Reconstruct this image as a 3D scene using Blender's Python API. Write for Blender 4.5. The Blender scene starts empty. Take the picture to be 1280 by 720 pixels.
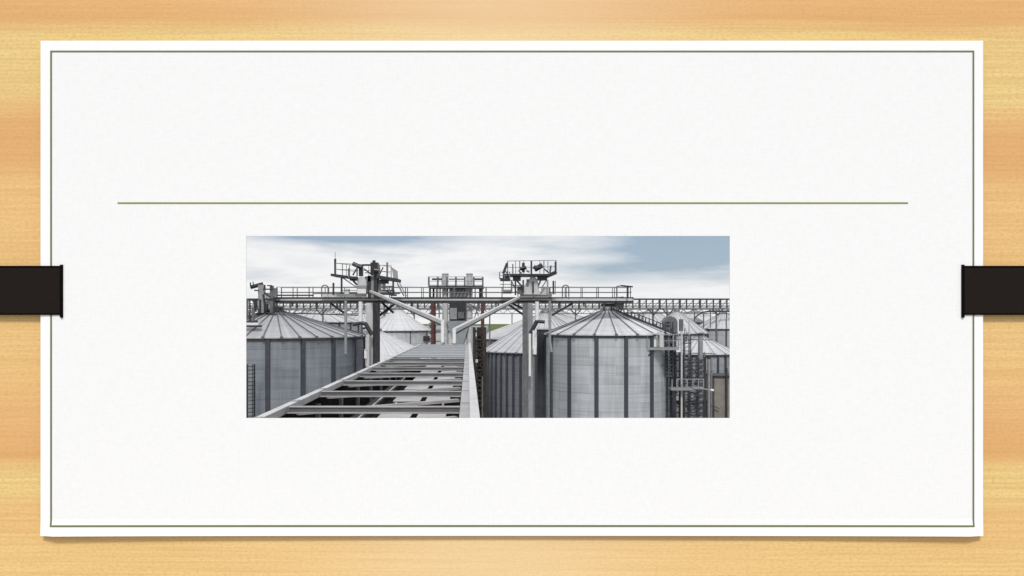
import bpy, math, random
from mathutils import Vector
random.seed(7)
R = math.radians
sc = bpy.context.scene
col = sc.collection

# ------------------------------------------------------------------ camera, light, exposure
EYE = 20.0            # height of the eye above the yard
F = 900.0             # focal length in photo pixels (1280 wide)
HY = 403.0            # row of the horizon
cam_d = bpy.data.cameras.new('camera')
cam = bpy.data.objects.new('camera', cam_d)
col.objects.link(cam)
cam.location = (0, 0, EYE)
cam.rotation_euler = (R(90), 0, 0)
cam_d.sensor_width = 36
cam_d.lens = 36 * F / 1280
cam_d.shift_y = (HY - 360) / 1280
cam_d.clip_start = 0.05
cam_d.clip_end = 20000
sc.camera = cam

SUN_EL = 52
world = bpy.data.worlds.new('World'); sc.world = world; world.use_nodes = True
sun_d = bpy.data.lights.new('sun', 'SUN')
sun_d.energy = 1.5; sun_d.angle = R(10); sun_d.color = (1, .965, .92)
sun = bpy.data.objects.new('sun', sun_d); col.objects.link(sun)
sun.rotation_euler = (R(90 - SUN_EL), 0, 0)       # shines towards +Y and down
sun.location = (0, -20, 60)
sc.view_settings.view_transform = 'Standard'
sc.view_settings.look = 'None'
sc.view_settings.gamma = 1
sc.view_settings.use_curve_mapping = False
sc.view_settings.exposure = 0.92


class NT:
    """small node helper"""
    def __init__(s, tree): s.t = tree; s.n = tree.nodes; s.l = tree.links
    def new(s, typ, **kw):
        n = s.n.new(typ)
        for k, v in kw.items(): setattr(n, k, v)
        return n
    def put(s, sock, v):
        if hasattr(v, 'is_linked'): s.l.new(v, sock)
        elif v is not None: sock.default_value = v
    def math(s, op, a, b=None, c=None, clamp=False):
        n = s.new('ShaderNodeMath', operation=op, use_clamp=clamp)
        s.put(n.inputs[0], a)
        if b is not None: s.put(n.inputs[1], b)
        if c is not None: s.put(n.inputs[2], c)
        return n.outputs[0]
    def mix(s, f, a, b, typ='MIX'):
        n = s.new('ShaderNodeMix', data_type='RGBA', blend_type=typ)
        s.put(n.inputs[0], f); s.put(n.inputs[6], a); s.put(n.inputs[7], b)
        return n.outputs[2]
    def noise(s, vec, scale, detail=4, rough=.5):
        n = s.new('ShaderNodeTexNoise'); s.put(n.inputs['Vector'], vec)
        n.inputs['Scale'].default_value = scale; n.inputs['Detail'].default_value = detail
        n.inputs['Roughness'].default_value = rough
        return n.outputs[0]
    def ramp(s, f, stops):
        n = s.new('ShaderNodeValToRGB'); e = n.color_ramp.elements
        while len(e) < len(stops): e.new(.5)
        for k, (p, c) in zip(e, stops): k.position = p; k.color = c if len(c) == 4 else (*c, 1)
        s.put(n.inputs[0], f)
        return n.outputs[0]
    def sep(s, v):
        n = s.new('ShaderNodeSeparateXYZ'); s.put(n.inputs[0], v); return n.outputs
    def comb(s, x, y, z):
        n = s.new('ShaderNodeCombineXYZ')
        for i, v in enumerate((x, y, z)): s.put(n.inputs[i], v)
        return n.outputs[0]


def srgb(r, g, b, k=1.0):
    def f(c):
        c /= 255
        return (c / 12.92 if c <= .04045 else ((c + .055) / 1.055) ** 2.4) * k
    return (f(r), f(g), f(b), 1)


# world: clear Nishita sky behind a broken layer of pale cloud, laid out by direction
w = NT(world.node_tree); w.n.clear()
sky = w.new('ShaderNodeTexSky', sky_type='NISHITA', sun_disc=False, sun_elevation=R(SUN_EL), sun_rotation=R(180),
            altitude=100, air_density=1.0, dust_density=1.0, ozone_density=1.0)
d = w.new('ShaderNodeTexCoord').outputs['Generated']
dx, dy, dz = w.sep(d)[:3]
az = w.math('ARCTAN2', dx, dy)
el = w.math('ARCSINE', dz)
cv = w.comb(w.math('MULTIPLY', az, 5.0), w.math('MULTIPLY', el, 21.0), 0.0)
n1 = w.noise(cv, 1.3, 6, .55)
def blob(a0, e0, sa, se):                 # soft patch round one direction (degrees)
    a = w.math('DIVIDE', w.math('SUBTRACT', az, R(a0)), R(sa))
    e = w.math('DIVIDE', w.math('SUBTRACT', el, R(e0)), R(se))
    q = w.math('ADD', w.math('MULTIPLY', a, a), w.math('MULTIPLY', e, e))
    return w.math('POWER', 2.718, w.math('MULTIPLY', q, -1.0))
holes = w.math('ADD', w.math('MULTIPLY', blob(-12.5, 6.9, 8.5, .95), 1.3), w.math('MULTIPLY', blob(17.5, 6.3, 10, 2.2), 1.35))
holes = w.math('ADD', holes, w.math('MULTIPLY', blob(9, 4.4, 7, 1.3), .75))
holes = w.math('SUBTRACT', holes, w.math('MULTIPLY', blob(7.5, 4.95, 4.5, .45), .6))
f = w.math('ADD', holes, w.math('MULTIPLY', w.math('SUBTRACT', n1, .5), 1.5))
# above the low band the cloud is broken everywhere
f = w.math('MULTIPLY_ADD', w.math('SUBTRACT', el, R(9)), .35, f)
n2 = w.noise(w.comb(w.math('MULTIPLY_ADD', az, 9.0, 4.0), w.math('MULTIPLY', el, 70.0), 1.0), 1.6, 6, .6)
f = w.math('MULTIPLY_ADD', w.math('SUBTRACT', n2, .5), .7, f)
f = w.math('MINIMUM', w.math('MAXIMUM', f, 0.0), .9)
CL = 4.85
cloud = w.ramp(n1, [(.28, (.82 * CL, .85 * CL, .9 * CL)), (.5, (CL, CL, CL)), (.75, (.9 * CL, .905 * CL, .92 * CL))])
deep = w.mix(.2, w.new('ShaderNodeRGB').outputs[0], sky.outputs[0])
w.n.active = None
for nd in w.n:
    if nd.type == 'RGB': nd.outputs[0].default_value = (.21 * CL, .29 * CL, .41 * CL, 1)
skycol = w.mix(f, cloud, deep)
bg = w.new('ShaderNodeBackground'); w.put(bg.inputs[0], skycol); bg.inputs[1].default_value = 0.1
w.l.new(bg.outputs[0], w.new('ShaderNodeOutputWorld').inputs[0])

# ------------------------------------------------------------------ helpers
def px(x, y, Y):
    """the point at distance Y that was measured at photo pixel x, y"""
    return Vector(((x - 640) / F * Y, Y, EYE + (HY - y) / F * Y))


class MB:
    def __init__(s): s.v = []; s.f = []; s.sm = []
    def add(s, verts, faces, smooth=False):
        b = len(s.v); s.v += [tuple(p) for p in verts]
        s.f += [tuple(b + i for i in q) for q in faces]; s.sm += [smooth] * len(faces)
        return s
    def hexa(s, p):
        return s.add(p, [(0, 3, 2, 1), (4, 5, 6, 7), (0, 1, 5, 4), (1, 2, 6, 5), (2, 3, 7, 6), (3, 0, 4, 7)])
    def box(s, x0, x1, y0, y1, z0, z1):
        return s.hexa([(x0, y0, z0), (x1, y0, z0), (x1, y1, z0), (x0, y1, z0), (x0, y0, z1), (x1, y0, z1), (x1, y1, z1), (x0, y1, z1)])
    def bar(s, a, b, wd, ht, up=(0, 0, 1)):
        a, b = Vector(a), Vector(b); t = (b - a).normalized(); u = Vector(up)
        if abs(t.dot(u)) > .98: u = Vector((0, 1, 0))
        r = t.cross(u).normalized(); u = r.cross(t).normalized()
        r *= wd / 2; u *= ht / 2
        return s.hexa([a - r - u, a + r - u, a + r + u, a - r + u, b - r - u, b + r - u, b + r + u, b - r + u])
    def tube(s, a, b, r0, r1=None, n=10, cap=True):
        a, b = Vector(a), Vector(b); r1 = r0 if r1 is None else r1
        t = (b - a).normalized(); u = Vector((0, 0, 1)) if abs(t.z) < .95 else Vector((0, 1, 0))
        x = t.cross(u).normalized(); y = x.cross(t)
        vs = []
        for c, r in ((a, r0), (b, r1)):
            vs += [c + r * (math.cos(2 * math.pi * i / n) * x + math.sin(2 * math.pi * i / n) * y) for i in range(n)]
        s.add(vs, [(i, (i + 1) % n, n + (i + 1) % n, n + i) for i in range(n)], True)
        if cap:
            s.add(vs[:n], [tuple(range(n))[::-1]]); s.add(vs[n:], [tuple(range(n))])
        return s
    def path(s, pts, r, n=8):
        for a, b in zip(pts, pts[1:]): s.tube(a, b, r, n=n)
        return s
    def lathe(s, prof, c=(0, 0), n=72, smooth=True):
        vs = []
        for r, z in prof:
            vs += [(c[0] + r * math.cos(2 * math.pi * i / n), c[1] + r * math.sin(2 * math.pi * i / n), z) for i in range(n)]
        fs = []
        for k in range(len(prof) - 1):
            for i in range(n):
                j = (i + 1) % n
                fs.append((k * n + i, k * n + j, (k + 1) * n + j, (k + 1) * n + i))
        return s.add(vs, fs, smooth)
    def build(s, name, mat, parent=None, at=None):
        me = bpy.data.meshes.new(name)
        o = Vector(at) if at is not None else Vector((0, 0, 0))
        me.from_pydata([(v[0] - o.x, v[1] - o.y, v[2] - o.z) for v in s.v], [], s.f)
        me.polygons.foreach_set('use_smooth', s.sm)
        me.materials.append(mat); me.update()
        ob = bpy.data.objects.new(name, me); col.objects.link(ob); ob.location = o
        if parent is not None:
            ob.parent = parent
            ob.location = o - world_loc(parent)
        return ob


def world_loc(o):
    p = Vector(o.location)
    while o.parent: o = o.parent; p += Vector(o.location)
    return p
def tag(o, label, cat, group=None):
    o['label'] = label; o['category'] = cat
    if group: o['group'] = group
    return o
def thing(name, loc, label, cat, group=None):
    o = bpy.data.objects.new(name, None); o.empty_display_size = .3
    o.location = loc; col.objects.link(o)
    return tag(o, label, cat, group)
def structure(o): o['kind'] = 'structure'; return o


def base_mat(name):
    m = bpy.data.materials.new(name); m.use_nodes = True
    t = NT(m.node_tree); b = t.n['Principled BSDF']
    return m, t, b
def steel(name, c, metal=.35, rough=.5, var=.25, scale=2.5, rust=0.0):
    m, t, b = base_mat(name)
    co = t.new('ShaderNodeTexCoord').outputs['Object']
    n = t.noise(co, scale, 5, .6)
    lo = tuple(x * (1 - var) for x in c[:3]) + (1,); hi = tuple(min(.95, x * (1 + var)) for x in c[:3]) + (1,)
    cc = t.ramp(n, [(.3, lo), (.7, hi)])
    if rust:
        n2 = t.noise(co, 1.2, 7, .7)
        k = t.ramp(n2, [(.55, (0, 0, 0)), (.7, (rust, rust, rust))])
        cc = t.mix(k, cc, (.13, .07, .045, 1))
    t.put(b.inputs['Base Color'], cc)
    b.inputs['Metallic'].default_value = metal
    t.put(b.inputs['Roughness'], t.math('MULTIPLY_ADD', n, .25, rough - .12))
    return m


M = {}
M['galv'] = steel('galvanised_steel', (.27, .28, .295), .3, .5, .15, rust=.15)
M['light'] = steel('pale_zinc', (.5, .5, .51), .15, .45, .1, rust=.15)
M['white'] = steel('white_paint', (.66, .66, .665), 0, .4, .06, rust=.08)
M['grey'] = steel('weathered_steel', (.13, .135, .145), .3, .5, .2, rust=.2)
M['dark'] = steel('dark_steel', (.026, .027, .031), .1, .5, .3)
M['black'] = steel('black_motor_paint', (.018, .018, .02), .0, .4, .3)
M['rib'] = steel('stiffener_steel', (.05, .056, .07), .2, .5, .2)
M['rib_light'] = steel('roof_seam_steel', (.14, .15, .17), .3, .5, .2)
M['rust'] = steel('red_oxide_paint', (.085, .03, .025), 0, .6, .4, rust=.5)
M['brown'] = steel('dark_rusted_steel', (.025, .019, .017), .1, .7, .5, rust=.2)
M['concrete'] = steel('concrete', (.3, .29, .28), 0, .9, .15, .8)
M['tan'] = steel('stained_concrete', (.2, .185, .165), 0, .9, .25, .9)
M['bluegrey'] = steel('blue_grey_deck', (.25, .275, .295), .2, .5, .12, 1.2)
M['web'] = steel('channel_web_steel', (.1, .1, .108), .1, .6, .25)  # web of the cross bars, a darker tone than their lips
M['gap_shade'] = steel('gap_shade_black', (.012, .012, .013), 0, .95, .4)  # near black, stands in for the shade in the frame's gaps
M['gap_shade'].node_tree.nodes['Principled BSDF'].inputs['Specular IOR Level'].default_value = .05
M['plate'] = steel('scuffed_cover_steel', (.36, .36, .37), .2, .5, .2, 1.6, rust=.25)
M['edge'] = steel('scuffed_edge_steel', (.52, .52, .53), .15, .5, .14, 1.6, rust=.3)


def sheet_mat(name, c, R_, panel, course, var=.2, metal=.35, rough=.45):
    """rolled sheet steel wall: courses of curved sheets, each a little different, with rolled horizontal lines"""
    m, t, b = base_mat(name)
    co = t.new('ShaderNodeTexCoord').outputs['Object']
    x, y, z = t.sep(co)[:3]
    th = t.math('MULTIPLY', t.math('ARCTAN2', y, x), R_)
    row = t.math('FLOOR', t.math('DIVIDE', z, course))
    off = t.math('MULTIPLY', t.math('MODULO', row, 2.0), panel / 2)
    cell = t.math('FLOOR', t.math('DIVIDE', t.math('ADD', th, off), panel))
    wn = t.new('ShaderNodeTexWhiteNoise', noise_dimensions='2D')
    t.put(wn.inputs['Vector'], t.comb(cell, row, 0.0))
    line = t.noise(t.comb(t.math('MULTIPLY', th, .12), t.math('MULTIPLY', z, 5.0), 0.0), 1.0, 4, .7)
    seam = t.math('LESS_THAN', t.math('FRACT', t.math('DIVIDE', z, course)), .06)
    streak = t.noise(t.comb(t.math('MULTIPLY', th, 2.2), t.math('MULTIPLY', z, .12), 3.0), 1.0, 5, .65)
    k = t.math('MULTIPLY_ADD', t.math('SUBTRACT', wn.outputs[0], .5), var, 1.0)
    k = t.math('MULTIPLY_ADD', t.math('SUBTRACT', line, .5), .7, k)
    k = t.math('MULTIPLY_ADD', t.math('SUBTRACT', streak, .5), .8, k)
    k = t.math('MULTIPLY_ADD', seam, -.2, k)
    cc = t.new('ShaderNodeVectorMath', operation='SCALE')
    cc.inputs[0].default_value = c[:3]; t.put(cc.inputs['Scale'], k)
    t.put(b.inputs['Base Color'], cc.outputs[0])
    b.inputs['Metallic'].default_value = metal
    b.inputs['Roughness'].default_value = rough
    bp = t.new('ShaderNodeBump'); bp.inputs['Strength'].default_value = .35; bp.inputs['Distance'].default_value = .04
    t.put(bp.inputs['Height'], line); t.put(b.inputs['Normal'], bp.outputs[0])
    return m


# ------------------------------------------------------------------ the ground
def ground_mat():
    m, t, b = base_mat('fields_and_yard')
    co = t.new('ShaderNodeTexCoord').outputs['Object']
    x, y, z = t.sep(co)[:3]
    fld = t.new('ShaderNodeTexVoronoi'); fld.inputs['Scale'].default_value = 1.0
    t.put(fld.inputs['Vector'], t.comb(t.math('MULTIPLY', x, .004), t.math('MULTIPLY', y, .0016), 0.0))
    hue = t.sep(fld.outputs['Color'])[0]
    green = t.ramp(hue, [(0, (.05, .095, .004)), (.5, (.07, .11, .005)), (1, (.09, .125, .008))])
    n = t.noise(co, .02, 6, .6)
    green = t.mix(t.math('MULTIPLY', n, .5), green, (.03, .05, .015, 1))
    gravel = t.ramp(t.noise(co, .25, 8, .65), [(.3, (.13, .125, .12)), (.7, (.26, .25, .24))])
    dist = t.math('SQRT', t.math('ADD', t.math('MULTIPLY', x, x), t.math('POWER', t.math('SUBTRACT', y, 80.0), 2.0)))
    dist = t.math('MULTIPLY_ADD', n, 60.0, dist)
    far = t.math('GREATER_THAN', dist, 330.0)
    t.put(b.inputs['Base Color'], t.mix(far, gravel, green)); b.inputs['Roughness'].default_value = .95
    return m
structure(MB().add([(-9000, -9000, 0), (9000, -9000, 0), (9000, 9000, 0), (-9000, 9000, 0)], [(0, 1, 2, 3)]).build('ground', ground_mat()))

# the rooftop on which the viewer stands and the wooden board is set up
FLOOR = 17.7
structure(MB().box(-6.6, 6.6, -7, 5.75, 0.0, FLOOR).build('roof_terrace', M['concrete']))

# ------------------------------------------------------------------ wooden board, card, ribbons
D = 5.0                                     # distance of the card's face
K = D / 3.0
def wood_mat():
    m, t, b = base_mat('pale_wood')
    co = t.new('ShaderNodeTexCoord').outputs['Object']
    x, y, z = t.sep(co)[:3]
    x = t.math('DIVIDE', x, K); z = t.math('MULTIPLY_ADD', z, 1 / K, EYE * (1 - 1 / K))
    wob = t.noise(t.comb(t.math('MULTIPLY', x, .35), 0.0, t.math('MULTIPLY', z, 1.6)), 1.0, 3, .5)
    zz = t.math('MULTIPLY_ADD', t.math('SUBTRACT', wob, .5), .22, z)
    v = t.math('DIVIDE', t.math('SUBTRACT', zz, 18.94), 2.41)     # 0 at the lower, 1 at the upper edge of the photo
    A = (238, 204, 138); O = (231, 182, 122); Yl = (236, 210, 140); Kc = (227, 176, 115); Mid = (236, 196, 132)
    def s(c): return srgb(*c, .93)
    ys = [(0, O), (22, Kc), (45, Yl), (115, Yl), (135, Mid), (160, Kc), (205, Kc), (235, Mid), (330, Mid), (400, A), (470, Mid), (530, O), (570, Kc), (590, Yl), (615, Yl), (640, Mid), (700, A)]
    cc = t.ramp(v, sorted([(1 - y_ / 720, s(c)) for y_, c in ys], key=lambda q: q[0]))
    fine = t.noise(t.comb(t.math('MULTIPLY', x, 1.2), 0.0, t.math('MULTIPLY', z, 95.0)), 1.0, 5, .7)
    cc = t.mix(t.ramp(fine, [(.33, (.5, .5, .5)), (.62, (0, 0, 0))]), cc, srgb(214, 160, 98, .86))
    pores = t.noise(t.comb(t.math('MULTIPLY', x, 60.0), 0.0, t.math('MULTIPLY', z, 120.0)), 1.0, 3, .6)
    cc = t.mix(t.ramp(pores, [(.36, (.34, .34, .34)), (.54, (0, 0, 0))]), cc, srgb(205, 160, 100, .86))
    pale = t.noise(t.comb(t.math('MULTIPLY_ADD', x, .55, 7.3), 0.0, t.math('MULTIPLY', z, .5)), 1.0, 2, .4)
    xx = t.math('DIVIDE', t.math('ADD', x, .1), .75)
    mid_glow = t.math('POWER', 2.718, t.math('MULTIPLY', t.math('MULTIPLY', xx, xx), -1.0))      # paler middle: vignette lighting painted into the wood colour
    cc = t.mix(t.math('MULTIPLY', mid_glow, .45), cc, srgb(240, 216, 178, .93))
    t.put(b.inputs['Base Color'], cc)
    b.inputs['Roughness'].default_value = .55
    b.inputs['Specular IOR Level'].default_value = .3
    bp = t.new('ShaderNodeBump'); bp.inputs['Strength'].default_value = .08; bp.inputs['Distance'].default_value = .003
    t.put(bp.inputs['Height'], fine); t.put(b.inputs['Normal'], bp.outputs[0])
    return m
wd = MB()
WY0, WY1 = D + .028 * K, D + .028 * K + .09
hx0, hx1, hz0, hz1 = -1.22 * K, 1.02 * K, EYE - .5 * K, EYE + .48 * K        # opening behind the card, a little wider than the view in it
wx, wz = 5.8, EYE + 1.56 * K
def ring(mb, ox0, ox1, oz0, oz1, ix0, ix1, iz0, iz1, ya, yb):
    """a slab with a rectangular opening, one closed mesh"""
    vs = []
    for y in (ya, yb):
        vs += [(ox0, y, oz0), (ox1, y, oz0), (ox1, y, oz1), (ox0, y, oz1), (ix0, y, iz0), (ix1, y, iz0), (ix1, y, iz1), (ix0, y, iz1)]
    fs = []
    for i in range(4):
        j = (i + 1) % 4
        fs += [(i, j, 4 + j, 4 + i), (8 + j, 8 + i, 12 + i, 12 + j), (j, i, 8 + i, 8 + j), (4 + i, 4 + j, 12 + j, 12 + i)]
    return mb.add(vs, fs)
ring(wd, -wx, wx, FLOOR, wz, hx0, hx1, hz0, hz1, WY0, WY1)
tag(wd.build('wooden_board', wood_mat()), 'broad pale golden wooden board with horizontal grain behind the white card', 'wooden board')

def paper_mat(name, c, var):
    m, t, b = base_mat(name)
    co = t.new('ShaderNodeTexCoord').outputs['Object']
    x, y, z = t.sep(co)[:3]
    x = t.math('DIVIDE', x, K); z = t.math('DIVIDE', z, K)
    h = t.noise(t.comb(t.math('MULTIPLY', x, 26.0), 0.0, t.math('MULTIPLY', z, 110.0)), 1.0, 3, .6)
    vv = t.noise(t.comb(t.math('MULTIPLY', x, 110.0), 0.0, t.math('MULTIPLY', z, 26.0)), 1.0, 3, .6)
    k = t.math('ADD', h, vv)
    k = t.math('MULTIPLY_ADD', t.math('SUBTRACT', k, 1.0), var, 1.0)
    cc = t.new('ShaderNodeVectorMath', operation='SCALE'); cc.inputs[0].default_value = c[:3]
    t.put(cc.inputs['Scale'], k); t.put(b.inputs['Base Color'], cc.outputs[0])
    b.inputs['Roughness'].default_value = .9; b.inputs['Specular IOR Level'].default_value = .1
    return m
DF = WY0 - .0165 * K                            # the card's front face
def cx(p): return (p - 640) / F * DF
def cz(p): return EYE + (HY - p) / F * DF
C0, C1, CB, CT = cx(51), cx(1228.5), cz(669.5), cz(51)
def lift(x, z):
    """how far the card stands off the board: its lower corners curl"""
    e = min(x - C0, C1 - x) / K
    low = max(0.0, 1 - (z - CB) / (.07 * K))
    curl = (0.20 + .80 * min(1, e / .06)) * math.exp(-max(0, e - .06) / .75)
    return K * (.016 + .012 * curl * low ** 1.2)
def curved(x0, x1, z0, z1, front, nx, nz, hole=None, th=.0022):
    """a thin closed sheet that follows the card's curl; hole: one rectangle left open"""
    front *= K; th *= K
    xs = [x0 + (x1 - x0) * i / nx for i in range(nx + 1)]; zs = [z0 + (z1 - z0) * i / nz for i in range(nz + 1)]
    if nz > 20: zs += [z0 + q * K for q in (.012, .024, .036, .048, .06)]
    if nx > 20:
        xs += [x0 + q * K for q in (.015, .03, .045, .06, .09)] + [x1 - q * K for q in (.015, .03, .045, .06, .09)]
    if hole: xs += hole[:2]; zs += hole[2:]
    xs = sorted(set(xs)); zs = sorted(set(zs)); n = len(xs)
    def inside(i, k):
        if not hole: return False
        mx, mz = (xs[i] + xs[i + 1]) / 2, (zs[k] + zs[k + 1]) / 2
        return hole[0] < mx < hole[1] and hole[2] < mz < hole[3]
    mb = MB(); vs = []
    for s in (0, 1):
        for z in zs:
            for x in xs: vs.append((x, WY0 - lift(x, z) - front - th * (1 - s), z))
    N = n * len(zs); fs = []; cells = {(i, k) for i in range(n - 1) for k in range(len(zs) - 1) if not inside(i, k)}
    for (i, k) in cells:
        a, b_, c, d_ = k * n + i, k * n + i + 1, (k + 1) * n + i + 1, (k + 1) * n + i
        fs += [(a, b_, c, d_), (N + d_, N + c, N + b_, N + a)]
        for (q, p, r) in (((i, k - 1), a, b_), ((i + 1, k), b_, c), ((i, k + 1), c, d_), ((i - 1, k), d_, a)):
            if q not in cells: fs.append((r, p, N + p, N + r))
    return mb.add(vs, fs)
card = thing('paper_card', (0, D, CB), 'large white textured paper card lying on the wood with a thin green line round it', 'card')
inner = (cx(308), cx(912), cz(522.5), cz(295))
curved(C0, C1, CB, CT, .000, 60, 30, inner).build('paper_sheet', paper_mat('paper_white', (.865, .875, .89), .012), card)
M['linen'] = paper_mat('linen_white', (.818, .828, .845), .09)
curved(cx(66), cx(1215), cz(656), cz(66), .0024, 58, 28, inner, th=.0008).build('linen_face', M['linen'], card)
M['line'] = steel('green_grey_ink', (.145, .165, .07), 0, .8, .06, 3)
M['rule'] = steel('olive_ink', (.24, .235, .075), 0, .8, .06, 3)
bl = MB()
for (a, b_, c, d_) in ((63.4, 1217.2, 656.2, 658.2), (63.4, 1217.2, 63.6, 65.6), (63.4, 65.4, 65.6, 656.2), (1215.2, 1217.2, 65.6, 656.2)):
    s = curved(cx(a), cx(b_), cz(d_), cz(c), .0036, 60 if b_ - a > 100 else 1, 30 if d_ - c > 100 else 1, th=.0006)
    bl.add(s.v, s.f)
bl.build('border_line', M['line'], card)
curved(cx(147.5), cx(1134.5), cz(255), cz(253), .0036, 40, 1, th=.0006).build('rule_line', M['rule'], card)

def ribbon_mat():
    m, t, b = base_mat('dark_brown_ribbon')
    co = t.new('ShaderNodeTexCoord').outputs['Object']
    x, y, z = t.sep(co)[:3]
    n = t.noise(t.comb(t.math('MULTIPLY', x, 30.0), 0.0, t.math('MULTIPLY', z, 300.0)), 1.0, 3, .6)
    t.put(b.inputs['Base Color'], t.ramp(n, [(.3, (.011, .0078, .007)), (.7, (.0165, .0118, .0105))]))
    b.inputs['Roughness'].default_value = .8; b.inputs['Specular IOR Level'].default_value = .08
    return m
M['ribbon'] = ribbon_mat()
M['hem'] = steel('ribbon_hem_black', (.004, .003, .003), 0, .9, .2)
M['hem'].node_tree.nodes['Principled BSDF'].inputs['Specular IOR Level'].default_value = .05
for (inner_x, outer_x, side) in ((78.0, -400, 'left'), (1202.5, 1680, 'right')):
    yb = WY0 - .0215 * K
    rb = thing('ribbon', (cx(inner_x), yb, cz(364)), 'dark brown flat ribbon tucked into a slit at the %s edge of the white card' % side, 'ribbon', 'ribbons holding the card')
    a, b_ = sorted((cx(inner_x), cx(outer_x)))
    MB().box(a, b_, yb - .0015 * K, yb, cz(391.6), cz(334.4)).build('band', M['ribbon'], rb)
    for (u, v_) in ((334.6, 332.3), (393.7, 391.4)):
        MB().tube((a, yb - .001, cz((u + v_) / 2)), (b_, yb - .001, cz((u + v_) / 2)), abs(cz(u) - cz(v_)) / 2, n=10).build('hem', M['hem'], rb)
    MB().box(cx(inner_x) - .0055 * K, cx(inner_x) + .0055 * K, yb - .004 * K, yb + .002 * K, cz(397), cz(331)).build('end_bar', M['hem'], rb)

# ------------------------------------------------------------------ silos
def silo(c, Rr, ze, za, n_rib, n_roof, phase, label, wall_c=(.33, .345, .365), roof_c=(.58, .585, .6), rib_w=.34, roof_phase=0, seam=.11, seam_m='rib_light', wall_m=None, panel=2.6):
    s = thing('silo', (c[0], c[1], 0), label, 'silo', 'round grain silos of the plant')
    at = (c[0], c[1], 0)
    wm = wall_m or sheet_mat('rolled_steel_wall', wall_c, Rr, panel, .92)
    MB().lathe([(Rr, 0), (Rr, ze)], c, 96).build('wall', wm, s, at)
    rm = sheet_mat('roof_sheet', roof_c, Rr, 2 * math.pi * Rr / n_roof, 50, .12, .25, .45)
    rt = Rr * .075
    ro = Rr + .28
    zr = ze - .06
    roof = MB().lathe([(Rr + .02, zr - .10), (ro, zr - .10), (ro, zr), (rt, za), (.02, za + .02)], c, n_roof * 3, False).build('roof', rm, s, at)
    def rib_mesh(ph):
        mb = MB(); a = ph; r = Vector((math.cos(a), math.sin(a), 0)); tt = Vector((-math.sin(a), math.cos(a), 0)); cc = Vector((c[0], c[1], 0))
        mb.hexa([cc + r * (Rr - .05) - tt * rib_w / 2, cc + r * (Rr - .05) + tt * rib_w / 2, cc + r * (Rr + .16) + tt * rib_w * .36, cc + r * (Rr + .16) - tt * rib_w * .36] +
                [q + Vector((0, 0, ze - .12)) for q in (cc + r * (Rr - .05) - tt * rib_w / 2, cc + r * (Rr - .05) + tt * rib_w / 2, cc + r * (Rr + .16) + tt * rib_w * .36, cc + r * (Rr + .16) - tt * rib_w * .36)])
        return mb
    def roof_rib(ph):
        r = Vector((math.cos(ph), math.sin(ph), 0)); cc = Vector((c[0], c[1], 0))
        return MB().bar(cc + r * (ro - .12) + Vector((0, 0, zr + .0)), cc + r * (ro + .12) + Vector((0, 0, zr - .03)), .26, .22).bar(cc + r * (ro + .03) + Vector((0, 0, zr + .02)), cc + r * rt + Vector((0, 0, za + .03)), seam, seam)
    first = None
    for i in range(n_rib):
        ph = phase + 2 * math.pi * i / n_rib
        if first is None: first = rib_mesh(phase).build('stiffener', M['rib'], s, at)  # darker than the wall: shade from the ribs' orientation put into their colour
        else:
            o = first.copy(); col.objects.link(o); o.parent = s; o.rotation_euler.z = ph - phase
    first = None
    for i in range(n_roof):
        ph = roof_phase + 2 * math.pi * i / n_roof
        if first is None: first = roof_rib(roof_phase).build('roof_rib', M[seam_m], roof, at)
        else:
            o = first.copy(); col.objects.link(o); o.parent = roof; o.rotation_euler.z = ph - roof_phase
    MB().lathe([(rt + .12, za - .12), (rt + .12, za + .28), (rt * .6, za + .45), (.02, za + .46)], c, 32).build('peak_cap', M['grey'], s, at)
    MB().lathe([(Rr + .015, ze - .42), (Rr + .05, ze - .42), (Rr + .05, ze - .16), (Rr + .015, ze - .16)], c, 96).build('eave_ring', M['grey'], s, at)
    return s, roof

def centre(pxc, Y): return ((pxc - 640) / F * Y, Y)
def zz(py, Y): return EYE + (HY - py) / F * Y

def walkup(s, roof, c, Rr, ze, za, ang, mat):
    """a stepped ladder up the roof with its handrail"""
    r = Vector((math.cos(ang), math.sin(ang), 0)); tt = Vector((-math.sin(ang), math.cos(ang), 0)); cc = Vector((c[0], c[1], 0))
    a = cc + r * (Rr + .2) + Vector((0, 0, ze + .1)); b = cc + r * Rr * .1 + Vector((0, 0, za + .1))
    mb = MB()
    for sgn in (-1, 1):
        mb.bar(a + tt * .3 * sgn, b + tt * .3 * sgn, .08, .14)
        mb.bar(a + tt * .3 * sgn + Vector((0, 0, .5)), b + tt * .3 * sgn + Vector((0, 0, .5)), .06, .06)
    n = 16
    for i in range(n + 1):
        p = a.lerp(b, i / n)
        mb.bar(p - tt * .35, p + tt * .35, .22, .12)
        for sgn in (-1, 1): mb.bar(p + tt * .3 * sgn, p + tt * .3 * sgn + Vector((0, 0, .5)), .05, .05)
    mb.build('roof_ladder', mat, roof)

PI = math.pi
def ang_at(frac): return -PI / 2 + math.asin(frac)      # silo azimuth seen at this fraction of the half width

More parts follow.
